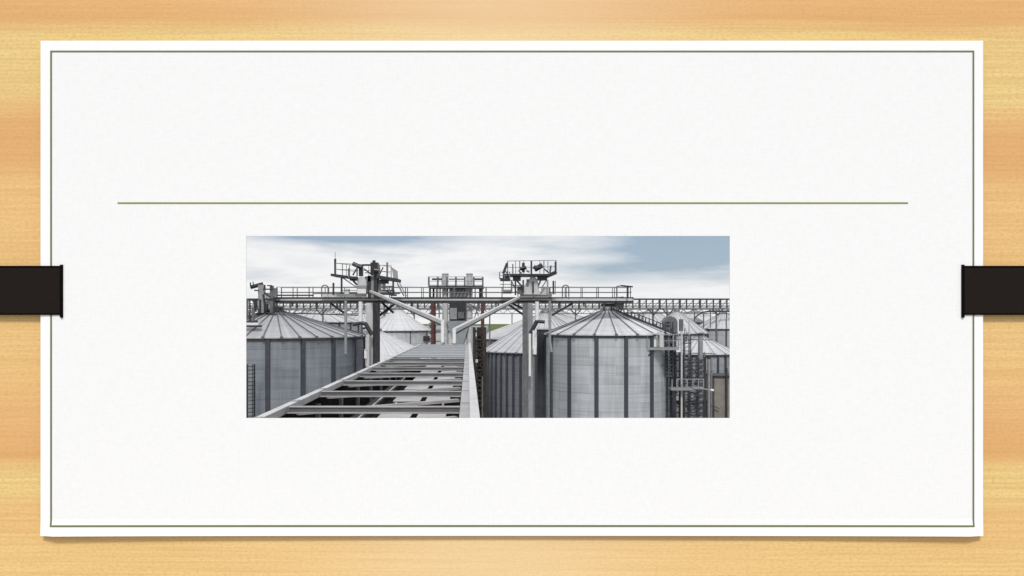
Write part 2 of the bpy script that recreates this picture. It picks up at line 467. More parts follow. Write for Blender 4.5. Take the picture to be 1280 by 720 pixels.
cA = centre(345, 75); sA, rA = silo(cA, 9.05, zz(421, 66), zz(389, 75), 18, 36, ang_at(.235), 'big grey silo beside the steel frame, its wall fading to black', (.222, .244, .28), (.42, .428, .445), .5, ang_at(.02), panel=3.1)
walkup(sA, rA, cA, 9.05, zz(421, 66), zz(389, 75), ang_at(-.55), M['dark'])
cB = centre(759, 78); sB, rB = silo(cB, 6.6, zz(417.5, 71.4), zz(387.5, 78), 14, 20, ang_at(.155), 'large pale ribbed silo with a bright fan shaped cone roof and a side platform', (.45, .475, .505), (.57, .582, .605), .46, ang_at(0), panel=2.6)
walkup(sB, rB, cB, 6.6, zz(417.5, 71.4), zz(387.5, 78), ang_at(.96), M['dark'])
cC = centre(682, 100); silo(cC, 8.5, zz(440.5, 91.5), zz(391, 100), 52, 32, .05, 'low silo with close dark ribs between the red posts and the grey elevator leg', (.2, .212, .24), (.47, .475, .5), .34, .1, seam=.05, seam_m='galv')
cD = centre(497, 118); silo(cD, 5.0, zz(412.5, 113), zz(387, 118), 8, 24, 1.35, 'pale silo without visible ribs behind the long steel frame', (.52, .535, .56), (.56, .565, .585), .06, .1, seam=.05, seam_m='light')
cE = centre(846, 104); silo(cE, 4.2, zz(416, 100), zz(389, 104), 14, 20, ang_at(.5), 'narrow pale silo rising behind the caged ladders', (.5, .5, .5), (.46, .467, .48), .4, .1, seam=.06, seam_m='galv')
cF = centre(876, 96); silo(cF, 4.6, zz(442, 91.5), zz(420, 96), 26, 20, .1, 'low dark ribbed silo with a white roof beside the brown concrete bin', (.3, .31, .34), (.5, .507, .52), .3, .1, seam=.06, seam_m='galv')
Y = 79.5  # dark box added where a silo wall lies in shadow
t = thing('shaded_wall_box', (px(680, 0, Y).x, Y, 0), 'narrow dark ribbed box added as shaded wall between the white drop pipes and the pale ribbed silo', 'shaft')
M['shaft'] = steel('shaded_wall_dark', (.045, .049, .058), .1, .6, .3)  # shade of the wall put into this dark colour
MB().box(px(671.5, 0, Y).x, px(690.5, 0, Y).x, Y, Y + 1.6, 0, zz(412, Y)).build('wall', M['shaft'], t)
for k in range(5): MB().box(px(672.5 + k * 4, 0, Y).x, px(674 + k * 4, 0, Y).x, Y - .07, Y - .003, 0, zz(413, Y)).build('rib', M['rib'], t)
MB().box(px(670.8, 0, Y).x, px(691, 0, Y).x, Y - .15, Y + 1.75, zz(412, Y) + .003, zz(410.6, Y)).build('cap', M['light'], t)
silo(centre(688, 138), 14.5, zz(424, 123.5), zz(390, 138), 60, 40, .05, 'broad far silo whose flat pale roof spreads above the low silo with close ribs', (.3, .31, .33), (.5, .505, .52), .3, .1, seam=.06, seam_m='light')
# a farther row whose roofs show under the gallery

cH = centre(470, 98); silo(cH, 9.2, zz(456, 88.8), zz(414, 98), 20, 30, .2, 'low silo showing only its broad pale roof over the edge of the steel frame', (.45, .455, .47), (.54, .548, .565), .3, .1, seam=.05, seam_m='light')
cI = centre(850, 88); silo(cI, 2.9, zz(500, 85), zz(488, 88), 10, 14, .2, 'short silo with a tan wall half hidden below the lower landing', (.42, .41, .38), (.3, .3, .3), .3, .1)
for (p, Y, r, e, a, lab) in ((398, 135, 8, 402, 386, 'far silo roof showing just over the big grey silo'),
                             (452, 150, 7, 408, 388, 'far pale silo behind the grey elevator leg and white drop pipe'),
                             (700, 150, 8.5, 402, 389, 'far silo whose roof peeps over the shoulder of the pale ribbed silo'),
                             (812, 150, 6.5, 404, 388, 'far silo just behind the roof ladder of the pale ribbed silo'),
                             (905, 140, 5.5, 410, 391, 'far silo with a pale roof at the edge of the view under the gallery'),
                             (868, 190, 7.5, 401, 388, 'farthest silo, a small pale cone between two nearer roofs')):
    silo(centre(p, Y), r, zz(e, Y), zz(a, Y), 20, 20, .1, lab, (.4, .41, .43), (.48, .487, .5), .3, .1, seam=.08, seam_m='galv')

# ------------------------------------------------------------------ steel frame running away from the viewer
DECK = EYE - 1.2
def tl(t, v, z=0.0):
    """point on the frame: v = 0 at its left edge, 2.84 at its right, t = distance"""
    return Vector((-3.25 - .061 * (t - 9.08) + v, t, DECK + z))
WT = 2.84
fr = thing('steel_frame_bridge', tl(5.8, WT / 2), 'long open frame of pale cross bars and plates running away between the silos', 'frame bridge')
T0, T1 = 5.8, 40.0
MB().bar(tl(T0, .055, -.05), tl(T1, .055, -.05), .11, .1).build('side_beam', M['edge'], fr)
MB().bar(tl(T0, .03, -.55), tl(T1, .03, -.55), .02, .86).build('shade_screen', M['gap_shade'], fr)  # black screens added so the gaps between the bars read as shade
MB().bar(tl(T0, WT - .22, -.6), tl(T1, WT - .22, -.6), .02, .7).build('shade_screen', M['gap_shade'], fr)
MB().bar(tl(T0, WT - .19, -.15), tl(T1, WT - .19, -.15), .14, .24).build('inner_flange', M['plate'], fr)
MB().bar(tl(T0, WT - .06, -.1), tl(T1, WT - .06, -.1), .12, .3).build('side_beam', M['edge'], fr)
for t in range(8, 40, 2):
    MB().bar(tl(t + .95, WT - .19, -.028), tl(t + 1.05, WT - .19, -.028), .12, .012).build('splice_plate', M['galv'], fr)
    MB().bar(tl(t + .9, .055, .002), tl(t + 1.1, .055, .002), .1, .012).build('splice_plate', M['galv'], fr)
t = 8.02
ts = []
while t < 27: ts.append(t); t += 2.27
VI = WT - .265
for t in ts:
    cb = MB(); mb = MB()
    a, b = tl(t, .14, -.045), tl(t, VI, -.045)
    cb.bar(a, b, .03, .062)
    mb.bar(a + Vector((0, .02, .038)), b + Vector((0, .02, .038)), .1, .014)
    mb.bar(a + Vector((0, -.05, -.039)), b + Vector((0, -.05, -.039)), .12, .014)
    cbo = cb.build('cross_beam', M['web'], fr); mb.build('lip', M['plate'], cbo)
for t in ts[:-1]:
    MB().bar(tl(t + .25, .2, -.13), tl(t + 2.0, VI - .05, -.13), .09, .05).build('brace', M['plate'], fr)
    for (v0, v1, t0, t1) in ((1.35, 1.83, .35, 2.1), (1.93, 2.36, .35, 1.55), (1.0, 1.25, 1.5, 2.1)):
        p = [tl(t + t0, v0, -.23), tl(t + t0, v1, -.23), tl(t + t1, v1, -.23), tl(t + t1, v0, -.23)]
        if v0 < 1.1: continue
        MB().hexa(p + [q + Vector((0, 0, .02)) for q in p]).build('cover_plate', M['plate'], fr)
# lower level: rails seen through the openings, black sheet added as shade under them
for v in (.12, WT - .12):
    MB().bar(tl(T0, v, -1.0), tl(T1, v, -1.0), .14, .14).build('lower_chord', M['grey'], fr)
for v in (.45, .95, 2.1):
    MB().bar(tl(T0, v, -.78), tl(T1, v, -.78), .045, .06).build('guide_rail', M['light'], fr)
p = [tl(T0, .2, -1.0), tl(T0, WT - .2, -1.0), tl(T1, WT - .2, -1.0), tl(T1, .2, -1.0)]
MB().hexa(p + [q + Vector((0, 0, .04)) for q in p]).build('shade_floor', M['gap_shade'], fr)  # black sheet added to darken the openings
for t in ts:
    for v in (.07, WT - .07):
        MB().bar(tl(t, v, -.22), tl(t, v, -.95), .09, .09).build('post', M['galv'], fr)
p = [tl(25.4, .14, -.05), tl(25.4, VI, -.05), tl(T1, VI, -.05), tl(T1, .14, -.05)]
dp = MB().hexa(p + [q + Vector((0, 0, .03)) for q in p]).build('deck_plate', M['bluegrey'], fr)
for k in range(6):
    MB().bar(tl(26.2 + k * 2.2, .16, -.005), tl(26.2 + k * 2.2, VI, -.005), .06, .03).build('seam_bar', M['galv'], dp)
for t in (6.4, 18, 39):
    for v in (.3, WT - .3):
        q = tl(t, v, -1.07)
        MB().bar((q.x, q.y, 0), q, .22, .22).build('support_leg', M['grey'], fr)

# dark lattice mast beside the frame
Y = 42.5
ms = thing('lattice_mast', (px(599, 410, Y).x, Y, 0), 'dark rusty lattice mast standing close to the right edge of the steel frame', 'mast')
x0, x1 = px(592.5, 0, Y).x, px(606, 0, Y).x; zt = zz(409, Y)
for (a, b) in ((x0, Y), (x1, Y), (x0, Y + .6), (x1, Y + .6)):
    MB().bar((a, b, 0), (a, b, zt), .13, .13).build('corner_post', M['brown'], ms)
lat = MB(); z = 10.0; k = 0
while z < zt - .6:
    for yy in (Y, Y + .6):
        lat.bar((x0, yy, z), (x1, yy, z + .6), .06, .06); lat.bar((x1, yy, z), (x0, yy, z + .6), .06, .06)
        lat.bar((x0, yy, z), (x1, yy, z), .07, .07)
    z += .6
lat.build('lacing', M['brown'], ms)
MB().bar((x0 + .33, Y + .3, 0), (x0 + .33, Y + .3, zt), .34, .3).build('cable_duct', M['brown'], ms)
MB().bar((x0 + .5, Y - .12, 0), (x0 + .5, Y - .12, zt - 2.9), .07, .07).build('conduit', M['grey'], ms)
MB().box(x0 + .1, x0 + .24, Y - .2, Y - .07, zz(453, Y), zz(449, Y)).build('lamp', M['light'], ms)

# ------------------------------------------------------------------ catwalk across the silo tops
YC = 74.0
S = YC / F                                    # metres to a photo pixel at the catwalk
cw = thing('catwalk', (px(560, 375, YC).x, YC, zz(378, YC)), 'long level catwalk with a thin handrail crossing in front of the silo roofs', 'catwalk')
def pbox(x0, x1, y0, y1, Y, dep, mb=None):
    """box measured at distance Y: photo columns x0..x1, rows y0 (top)..y1, going dep metres away"""
    mb = mb or MB()
    a, b = px(x0, y1, Y), px(x1, y0, Y)
    return mb.box(a.x, b.x, Y, Y + dep, a.z, b.z)
def pbar(x0, y0, x1, y1, Y, wpx, mb=None, dep=None, Y1=None):
    mb = mb or MB(); wdt = wpx * Y / F
    return mb.bar(px(x0, y0, Y), px(x1, y1, Y if Y1 is None else Y1), dep or wdt, wdt, (0, 0, 1) if abs(x1 - x0) > .01 or Y1 else (0, 1, 0))
def ptube(x0, y0, x1, y1, Y, wpx, mb=None, Y1=None, n=12):
    mb = mb or MB(); Y1 = Y if Y1 is None else Y1
    return mb.tube(px(x0, y0, Y), px(x1, y1, Y1), wpx * Y / F / 2, wpx * Y / F / 2, n)
WD = 1.5
pbox(343, 792, 373.2, 375.6, YC + .06, WD).build('deck_girder', M['light'], cw)
pbox(343, 792, 371.4, 373.1, YC, WD + .12).build('floor_plate', M['dark'], cw)  # upper edge strip, its dark colour also stands in for shade
pbox(343, 792, 375.7, 378.4, YC - .05, WD + .2).build('underside_shade', M['dark'], cw)  # dark strip painted as the shadow under the deck
for yy in (YC + .05, YC + WD):
    rl = MB()
    for ry in (358.8, 365.2):
        rl.bar(px(345, ry, YC) + Vector((0, yy - YC, 0)), px(790, ry, YC) + Vector((0, yy - YC, 0)), .045, .055)
    rail = rl.build('handrail', M['grey'], cw)
    for k in range(23):
        x = 346 + k * 20.1
        q = px(x, 358.6, YC); q2 = px(x, 371.4, YC)
        MB().bar((q.x, yy, q.z), (q.x, yy, q2.z), .075, .075).build('post', M['grey'] if k % 2 else M['dark'], rail)
# stub beam on the left half
pbox(347, 392, 368.2, 370, YC - .12, .1).build('cable_tray', M['dark'], cw)
pbox(392, 500, 366.4, 367.6, YC - .12, .1).build('cable_tray', M['grey'], cw)
pbox(403, 458, 367.6, 371.0, YC - .3, .25).build('kick_panel', M['light'], cw)
pbox(650, 690, 366.5, 371.0, YC - .3, .25).build('kick_panel', M['light'], cw)
pbox(690, 790, 373.0, 376.0, YC - .12, .06).build('kick_panel', M['light'], cw)
for (xa, xb) in ((402, 410), (703, 711)):                    # hooped gates in the rail
    mb = MB(); pts = [px(xa, 371, YC - .25)] + [px((xa + xb) / 2 - (xb - xa) / 2 * math.cos(a), 360 - 3.5 * math.sin(a), YC - .25) for a in [PI * i / 8 for i in range(9)]] + [px(xb, 371, YC - .25)]
    mb.path(pts, .06).build('gate_hoop', M['grey'], cw)
for (a, b, c, d_) in ((413, 379, 430, 391), (493, 380, 474, 395), (633, 379, 655, 394), (716, 379, 690, 394), (640, 379, 656, 387), (478, 379, 492, 391)):
    pbar(a, b, c, d_, YC + .3, 2.6).build('brace', M['dark'], cw)
for k, x in enumerate((365, 395, 425, 515, 620, 700, 730, 755)):
    pbox(x - 1, x + 1, 378.5, 383 + (k % 3), YC + .3, .2).build('hanger', M['grey'], cw)
for x in (494, 613, 640):
    q = px(x, 378.4, YC)
# ------------------------------------------------------------------ machinery at the catwalk's ends
Y = 73.0
t = thing('conveyor_drive', px(328, 392, Y), 'conveyor drive on a grey column at the top of the big grey silo', 'conveyor drive')
pbox(322.5, 329.5, 356, 391, Y, .6).build('column', M['galv'], t)
mo = ptube(313.5, 359.0, 328.5, 355.0, Y + .2, 5.0).build('motor', M['black'], t)
ptube(316.5, 358, 316.5, 352, Y + .2, 1.2).build('junction_pipe', M['dark'], mo)
pbar(329, 361.5, 341, 361.5, Y, 1.6).build('arm', M['dark'], t)
pbox(337.2, 341.2, 357, 391, Y, .3).build('column', M['grey'], t)
pbox(329.5, 337, 366, 388, Y + .3, .5).build('casing', M['light'], t)
pbar(329, 374, 345, 374, Y, 1.8).build('arm', M['dark'], t)
pbox(341.3, 346, 360, 371, Y, .3).build('panel', M['grey'], t)
for (a, b, c, d_) in ((329, 368, 332, 390), (332, 390, 345, 394), (345, 386, 357, 390), (341, 384, 353, 384)):
    pbar(a, b, c, d_, Y - .1, 1.8).build('brace', M['dark'], t)
for (a, b, c, d_, w_) in ((313, 357, 313, 353, 1.2), (318, 363, 323, 363, 1.6), (331, 356, 331, 362, 1.6), (334, 357, 340, 357, 1.4), (331, 366, 337, 371, 1.8), (343, 371, 343, 391, 1.6), (325, 374, 325, 391, 1.6), (318, 374, 318, 391, 1.6), (315, 374, 322, 386, 1.4)):
    pbar(a, b, c, d_, Y - .15, w_).build('brace', M['dark'], t)
pbox(309, 322.4, 373, 375.6, Y - .1, 1.0).build('side_deck', M['dark'], t)
ptube(333, 380, 333, 388, Y - .2, 5).build('gearbox', M['black'], t)
Y = 68.0
t = thing('vent_manifold', px(314, 404, Y), 'cluster of dark vertical pipes on a white base at the big grey silo', 'pipes')
for x, a, b, wpx in ((309, 373, 400, 3), (312.5, 379, 402, 2), (316.5, 384, 402, 4), (320, 375, 390, 2)):
    ptube(x, a, x, b, Y, wpx).build('pipe', M['grey'] if wpx > 2 else M['dark'], t)
pbar(306, 374, 322, 374, Y, 1.4).build('cross_bar', M['dark'], t)
pbar(306, 402, 322, 402, Y, 2.4).build('base_bar', M['dark'], t)
pbox(300, 323, 403.5, 406.5, Y - .5, .6).build('base_plate', M['white'], t)
pbox(300, 325, 406.6, 409, Y - .6, .6).build('base_bar', M['dark'], t)
for (a, b, c, d_) in ((310, 388, 322, 396), (322, 386, 310, 398)): pbar(a, b, c, d_, Y, 1.2).build('brace', M['grey'], t)

Y = 73.4
t = thing('lamp_post', px(785, 372, Y), 'thin forked post with a dark lamp arm at the far end of the catwalk', 'lamp post')
pbar(784.5, 372, 784.5, 357, Y, 2.2).build('pole', M['dark'], t)
pbar(776, 357, 791, 358.5, Y, 1.8).build('arm', M['dark'], t)
pbar(771, 372, 771, 358, Y, 1.6).build('pole', M['grey'], t)
pbar(771, 358, 778, 357, Y, 1.2).build('arm', M['grey'], t)
Y = 75.0
t = thing('transfer_machine', px(766, 386, Y), 'small conveyor machine on legs over the peak of the pale ribbed silo', 'conveyor')
pbox(769, 780, 378.5, 384.5, Y, 1.0).build('casing', M['grey'], t)
pbox(752, 769, 379.5, 383, Y, .7).build('motor', M['dark'], t)
for x in (754, 764, 775, 779): pbar(x, 383, x + (764 - x) * .2, 389, Y + .4, 1.4).build('leg', M['dark'], t)
ptube(775, 371, 776, 379, Y, 9).build('hood', M['galv'], t)

def railing(parent, pts, h, mat, wpx, Y, step=7):
    """posts and two rails along photo points at distance Y"""
    mb = MB()
    for (a, b) in zip(pts, pts[1:]):
        for hh in (h, h * .5): mb.bar(px(a[0], a[1] - hh, Y), px(b[0], b[1] - hh, Y), .05, .05)
        n = max(1, int(abs(b[0] - a[0]) / step))
        for i in range(n + 1):
            x = a[0] + (b[0] - a[0]) * i / n; y = a[1] + (b[1] - a[1]) * i / n
            mb.bar(px(x, y, Y), px(x, y - h, Y), wpx * Y / F, wpx * Y / F)
    return mb.build('railing', mat, parent)

# ------------------------------------------------------------------ bucket elevators
YE = 73.6
t = thing('bucket_elevator', (px(465, 0, YE).x, YE, 0), 'bucket elevator with a tall whip mast and two dark motors on its head platform', 'bucket elevator', 'bucket elevators')
top = MB(); q0, q1 = px(419, 344.5, YE), px(446, 348, YE)
MB().bar(px(417, 344.3, YE - 1), px(447, 348.3, YE - 1), 2.4, .24).build('platform', M['dark'], t)
MB().bar(px(473, 346.5, YE - 1), px(499, 351.0, YE - 1), 2.4, .32).build('platform', M['dark'], t)
pbar(419, 345, 419, 323.5, YE - 2, 2.2).build('mast', M['dark'], t)
pbar(419, 324, 419, 315, YE - 2, .5).build('whip_aerial', M['grey'], t)
railing(t, [(419, 344), (446, 347)], 15, M['grey'], .9, YE - 2.1, 8)
railing(t, [(474, 346), (489, 349)], 15, M['grey'], .9, YE - 2.1, 8)
railing(t, [(419, 344), (489, 347)], 15, M['grey'], .6, YE + .3, 12)
pbar(484, 347, 484, 328, YE - 2.2, 2.0).build('post', M['grey'], t)
pbar(436, 347, 436, 335.5, YE - 2.2, 1.8).build('post', M['grey'], t)
a = MB(); a.hexa([px(489.5, 334, YE - 2.1), px(497, 339, YE - 2.1), px(497.5, 349, YE - 2.1), px(491.5, 347, YE - 2.1)] + [q + Vector((0, .05, 0)) for q in (px(489.5, 334, YE - 2.1), px(497, 339, YE - 2.1), px(497.5, 349, YE - 2.1), px(491.5, 347, YE - 2.1))])
a.build('mesh_guard', M['galv'], t)
m1 = ptube(441, 329.5, 452, 334.5, YE - 1.6, 5.4).build('motor', M['black'], t)
pbox(448.5, 453, 331, 345, YE - 1.6, .5).build('gearbox', M['black'], m1)
pbar(453, 331.3, 463, 331.3, YE - 1.5, 2.2).build('drive_shaft', M['dark'], t)
m2 = pbox(463, 472, 328, 344, YE - 1.7, .8).build('gearbox', M['black'], t)
ptube(467.5, 328.5, 467.5, 325.5, YE - 1.3, 4).build('motor_cap', M['black'], m2)
ptube(468, 338, 474, 339, YE - 1.9, 7).build('motor', M['black'], t)
hood = MB()
prof = [(446.5, 357), (446.5, 352), (448, 347.5), (451, 345.5), (455, 346.5), (458, 351), (458, 357)]
fr_ = [px(x, y, YE - 1.6) for x, y in prof]; n = len(prof)
hood.add(fr_ + [q + Vector((0, 1.3, 0)) for q in fr_], [tuple(range(n))[::-1], tuple(range(n, 2 * n))] + [(i, (i + 1) % n, n + (i + 1) % n, n + i) for i in range(n)])
hood.build('head_hood', M['light'], t)
pbox(444.5, 458.5, 357.2, 359.5, YE - 1.7, 1.5).build('hood_flange', M['galv'], t)
pbox(446.5, 457.5, 359.6, 366.8, YE - 1.6, 1.3).build('discharge_box', M['white'], t)
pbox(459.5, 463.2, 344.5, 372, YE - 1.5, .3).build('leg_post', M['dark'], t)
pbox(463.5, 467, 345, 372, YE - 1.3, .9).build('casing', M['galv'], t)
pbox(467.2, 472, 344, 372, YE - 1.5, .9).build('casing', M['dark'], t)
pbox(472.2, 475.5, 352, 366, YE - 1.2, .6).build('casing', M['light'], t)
ptube(476, 365.5, 493, 365.5, YE - 1.3, 6.5).build('screw_conveyor', M['grey'], t)
for (x, ya, yb) in ((427, 346, 367), (491.5, 351, 367), (416.8, 353.5, 369)):
    pbar(x, ya, x, yb, YE - 2, 2.0).build('leg_post', M['dark'], t)
pbar(426, 363, 446, 363, YE - 1.9, .8).build('tie_bar', M['grey'], t)
pbar(488, 369, 496, 369, YE - 1.9, 2).build('tie_bar', M['dark'], t)
st = MB(); pbar(496.5, 354, 505, 370, YE - 2, 1.5, st); pbar(499.5, 354, 508, 370, YE - 2, 1.0, st)
st.build('stair', M['grey'], t)
for (a_, b_, c_, d_, w_, m_) in ((428, 347, 444, 358, 1.2, 'grey'), (474, 352, 490, 366, 1.2, 'grey'), (441, 344, 447, 334, 1.6, 'dark'), (455, 336, 463, 342, 1.6, 'dark'),
        (474, 344, 479, 334, 1.3, 'dark'), (430, 369, 444, 369, 2.2, 'galv'), (476, 358, 491, 358, 1.4, 'grey'), (440, 349, 446, 356, 2.2, 'dark'), (456, 341, 463, 341, 1.4, 'galv')):
    pbar(a_, b_, c_, d_, YE - 1.75, w_).build('strut', M[m_], t)
pbox(437, 445, 345.5, 350.5, YE - 1.7, 1.0).build('underframe', M['dark'], t)
pbox(473, 484, 349.5, 354, YE - 1.7, 1.0).build('underframe', M['dark'], t)
pbox(456, 463, 345.5, 352, YE - 1.5, .6).build('gear_cover', M['grey'], t)
ptube(480, 350, 480, 362, YE - 1.5, 4).build('down_spout', M['galv'], t)
pbox(430.5, 436, 361, 368, YE - 1.9, .5).build('switch_cabinet', M['light'], t)
# the two trunks that go down to the ground
def trunk(x0, x1, y0, Y, dep, mat, parent, name='trunk', ybot=None):
    a, b = px(x0, 0, Y).x, px(x1, 0, Y).x
    return MB().box(a, b, Y, Y + dep, 0 if ybot is None else zz(ybot, Y), zz(y0, Y)).build(name, mat, parent)
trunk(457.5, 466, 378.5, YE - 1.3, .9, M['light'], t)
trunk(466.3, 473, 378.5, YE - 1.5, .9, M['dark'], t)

t = thing('bucket_elevator', (px(660, 0, YE).x, YE, 0), 'bucket elevator with a square railed top and a small hanging side landing', 'bucket elevator', 'bucket elevators')
pbox(636, 686, 342.2, 344.6, YE - 2.2, 2.6).build('platform', M['dark'], t)
MB().bar(px(684, 345.2, YE - 1), px(695, 340.5, YE - 1), 2.2, .3).build('platform', M['dark'], t)
pbox(625, 638, 347.5, 350.5, YE - 2.3, 1.5).build('side_landing', M['dark'], t)
railing(t, [(634.5, 342.5), (695, 341.5)], 16.2, M['grey'], 1.2, YE - 2.2, 15)
railing(t, [(634.5, 342.5), (695, 341.5)], 16.2, M['grey'], .8, YE + .3, 10)
railing(t, [(624.5, 349), (637, 349)], 9, M['grey'], 1.2, YE - 2.4, 6)
pbar(634, 329, 629, 342, YE - 2.2, 3.2).build('guard_panel', M['dark'], t)
pbar(694.5, 327, 694.5, 343, YE - 2.3, 2.4).build('post', M['dark'], t)
pbar(688.5, 332, 687.5, 341, YE - 1.6, 2.2).build('post', M['grey'], t)
pbar(664, 326, 664, 345, YE - 2.3, 1.8).build('post', M['dark'], t)
m1 = ptube(650, 336, 658, 334.5, YE - 1.6, 4.6).build('motor', M['black'], t)
pbox(652.5, 656, 328.5, 340, YE - 1.5, .5).build('gearbox', M['black'], m1)
ptube(658, 338, 662, 340, YE - 1.6, 2.5).build('coupling', M['galv'], t)
m2 = ptube(668, 337, 678, 331.5, YE - 1.6, 6.5).build('motor', M['black'], t)
ptube(667, 333, 671, 336, YE - 1.7, 5).build('gearbox', M['black'], m2)
pbox(641, 651, 344.8, 350.5, YE - 1.9, 1.2).build('underframe', M['dark'], t)
pbox(672, 684, 344.8, 350, YE - 1.9, 1.2).build('underframe', M['dark'], t)
pbox(628.5, 636.5, 342.5, 347.3, YE - 1.9, .8).build('underframe', M['dark'], t)
hood = MB(); prof = [(654.5, 368), (655, 357), (659, 352), (663, 346.5), (667, 345.5), (671, 348), (673, 354), (674, 362), (676, 368)]
fr_ = [px(x, y, YE - 1.6) for x, y in prof]; n = len(prof)
hood.add(fr_ + [q + Vector((0, 1.3, 0)) for q in fr_], [tuple(range(n))[::-1], tuple(range(n, 2 * n))] + [(i, (i + 1) % n, n + (i + 1) % n, n + i) for i in range(n)])
hood.build('head_hood', M['light'], t)
pbox(665.2, 667.4, 352, 366, YE - 1.75, .12).build('inspection_slot', M['dark'], t)
pbox(658, 661, 349, 357, YE - 1.7, .1).build('inspection_slot', M['grey'], t)
pbox(676.5, 686, 360, 368.5, YE - 1.4, 1).build('discharge_box', M['light'], t)
for (x, ya, yb, mt) in ((644.3, 350.5, 369, 'dark'), (654, 350, 366, 'dark'), (684.5, 350, 367, 'galv'), (691.7, 351, 368, 'dark'), (639.5, 350, 366, 'grey')):
    pbar(x, ya, x, yb, YE - 2, 2.1).build('leg_post', M[mt], t)
ptube(628.5, 364.5, 640, 364.5, YE - 1.6, 5).build('screw_conveyor', M['grey'], t)
pbar(625, 355.5, 640, 355.5, YE - 2, .8).build('tie_bar', M['grey'], t)
trunk(653.2, 659.8, 378.5, YE - 1.5, .6, M['grey'], t)
trunk(660.1, 666, 378.5, YE - 1.3, .6, M['galv'], t)

for (a_, b_, c_, d_, w_, m_) in ((639, 350, 646, 366, 1.2, 'grey'), (684, 349, 677, 360, 1.3, 'grey'), (646, 350.5, 654, 360, 2.0, 'dark'), (676, 350, 673, 357, 2.0, 'dark'), (640, 357, 654, 357, 1.2, 'grey'),
        (641, 330, 641, 342, 1.5, 'grey'), (648, 338, 652, 342, 1.5, 'dark'), (680, 336, 686, 341, 1.6, 'dark'), (629, 350, 629, 366, 1.0, 'grey'), (632, 339, 637, 346, 1.4, 'dark'), (694, 351, 694, 368, 1.0, 'grey')):
    pbar(a_, b_, c_, d_, YE - 1.75, w_).build('strut', M[m_], t)
pbox(646.5, 653.5, 358, 367.5, YE - 1.5, .8).build('gear_cover', M['grey'], t)
pbox(629.5, 634.5, 344, 349, YE - 2.0, .4).build('switch_cabinet', M['dark'], t)
# long inclined chutes that feed the frame's far end
for (x0, y0, x1, y1, ys, who, xs) in ((463, 364, 553, 402.5, 429, 'railed mast elevator', 553.3), (649, 371.5, 565, 413, 430, 'square topped elevator', 567.8)):
    lab = {553.3: 'long pale inclined chute falling from the elevator with the whip mast', 567.8: 'long pale inclined chute falling from the elevator with the square railed top'}[xs]
    t = thing('inclined_chute', px(xs, ys, 39.6), lab, 'chute', 'inclined grain chutes')
    A_, B_ = px(x0, y0, 71.6), px(xs, y1, 39.6)
    MB().bar(A_, B_, .22, .2).build('chute_pipe', M['edge'], t)
    MB().bar(A_ + Vector((0, .05, -.16)), B_ + Vector((0, .05, -.16)), .16, .11).build('dark_underside', M['dark'], t)  # dark strip added for the dark underside of the chute
    MB().tube(px(xs, y1 - 1.0, 39.6), px(xs, ys, 39.6), .1, n=14).build('drop_pipe', M['white'], t)
    MB().tube(px(xs, ys - 1.2, 39.6), px(xs, ys, 39.6), .14, n=14).build('flange', M['galv'], t)

# drop pipes beside the elevators
def drop(label, parts, base):
    t = thing('drop_pipe', base, label, 'pipe', 'grain drop pipes')
    for (kind, x0, y0, x1, y1, Y, wpx, mt) in parts:
        ptube(x0, y0, x1, y1, Y, wpx).build(kind, M[mt], t)
    return t
drop('white drop pipe with a dark elbow beside the dark elevator trunk', [('pipe', 450.8, 377, 450.8, 402, 71.5, 5, 'white'), ('elbow', 441, 405.8, 452, 403.6, 71.5, 4.2, 'dark'),
     ('elbow', 452, 403.6, 457, 405, 71.5, 5.0, 'dark'), ('elbow', 456.5, 404, 465, 418.5, 71.5, 5.2, 'dark'), ('pipe', 459.8, 418, 459.8, 470, 71.3, 4.6, 'light')], px(459.8, 470, 71.4))
drop('slim pale pipe hanging in front of the big grey silo', [('pipe', 432.2, 376, 432.2, 442, 65.0, 3.6, 'galv')], px(432.2, 442, 65))
drop('white drop pipe with a dark elbow bending back beside the tall grey elevator trunk', [('pipe', 671.3, 377, 671.3, 400, 71.5, 5, 'white'), ('elbow', 681, 402.5, 671, 401.5, 71.5, 4.2, 'dark'),
     ('elbow', 671.5, 401, 663, 417, 71.5, 5.2, 'dark'), ('pipe', 662.3, 417, 662.3, 470, 71.3, 3.2, 'white'), ('pipe', 667, 413, 667, 437, 71.3, 3.0, 'white'), ('end_cap', 668.5, 435, 668.5, 443, 71.2, 4.6, 'white')], px(665, 470, 71.4))
drop('thin grey pipe hanging by the shadowed edge of the pale ribbed silo', [('pipe', 687.3, 376, 687.3, 428, 69.0, 3.4, 'galv'), ('pipe', 687.3, 427.5, 689.5, 440, 69.0, 3.4, 'galv')], px(687.3, 440, 69))
t = thing('pipe_box', px(456.7, 448, 71), 'small white box at the foot of the dark elbow by the big grey silo', 'box')
pbox(455.3, 458.3, 437.5, 448, 71.0, .3).build('housing', M['white'], t)
pbox(454.9, 458.7, 436.6, 437.4, 70.95, .4).build('lid', M['light'], t)

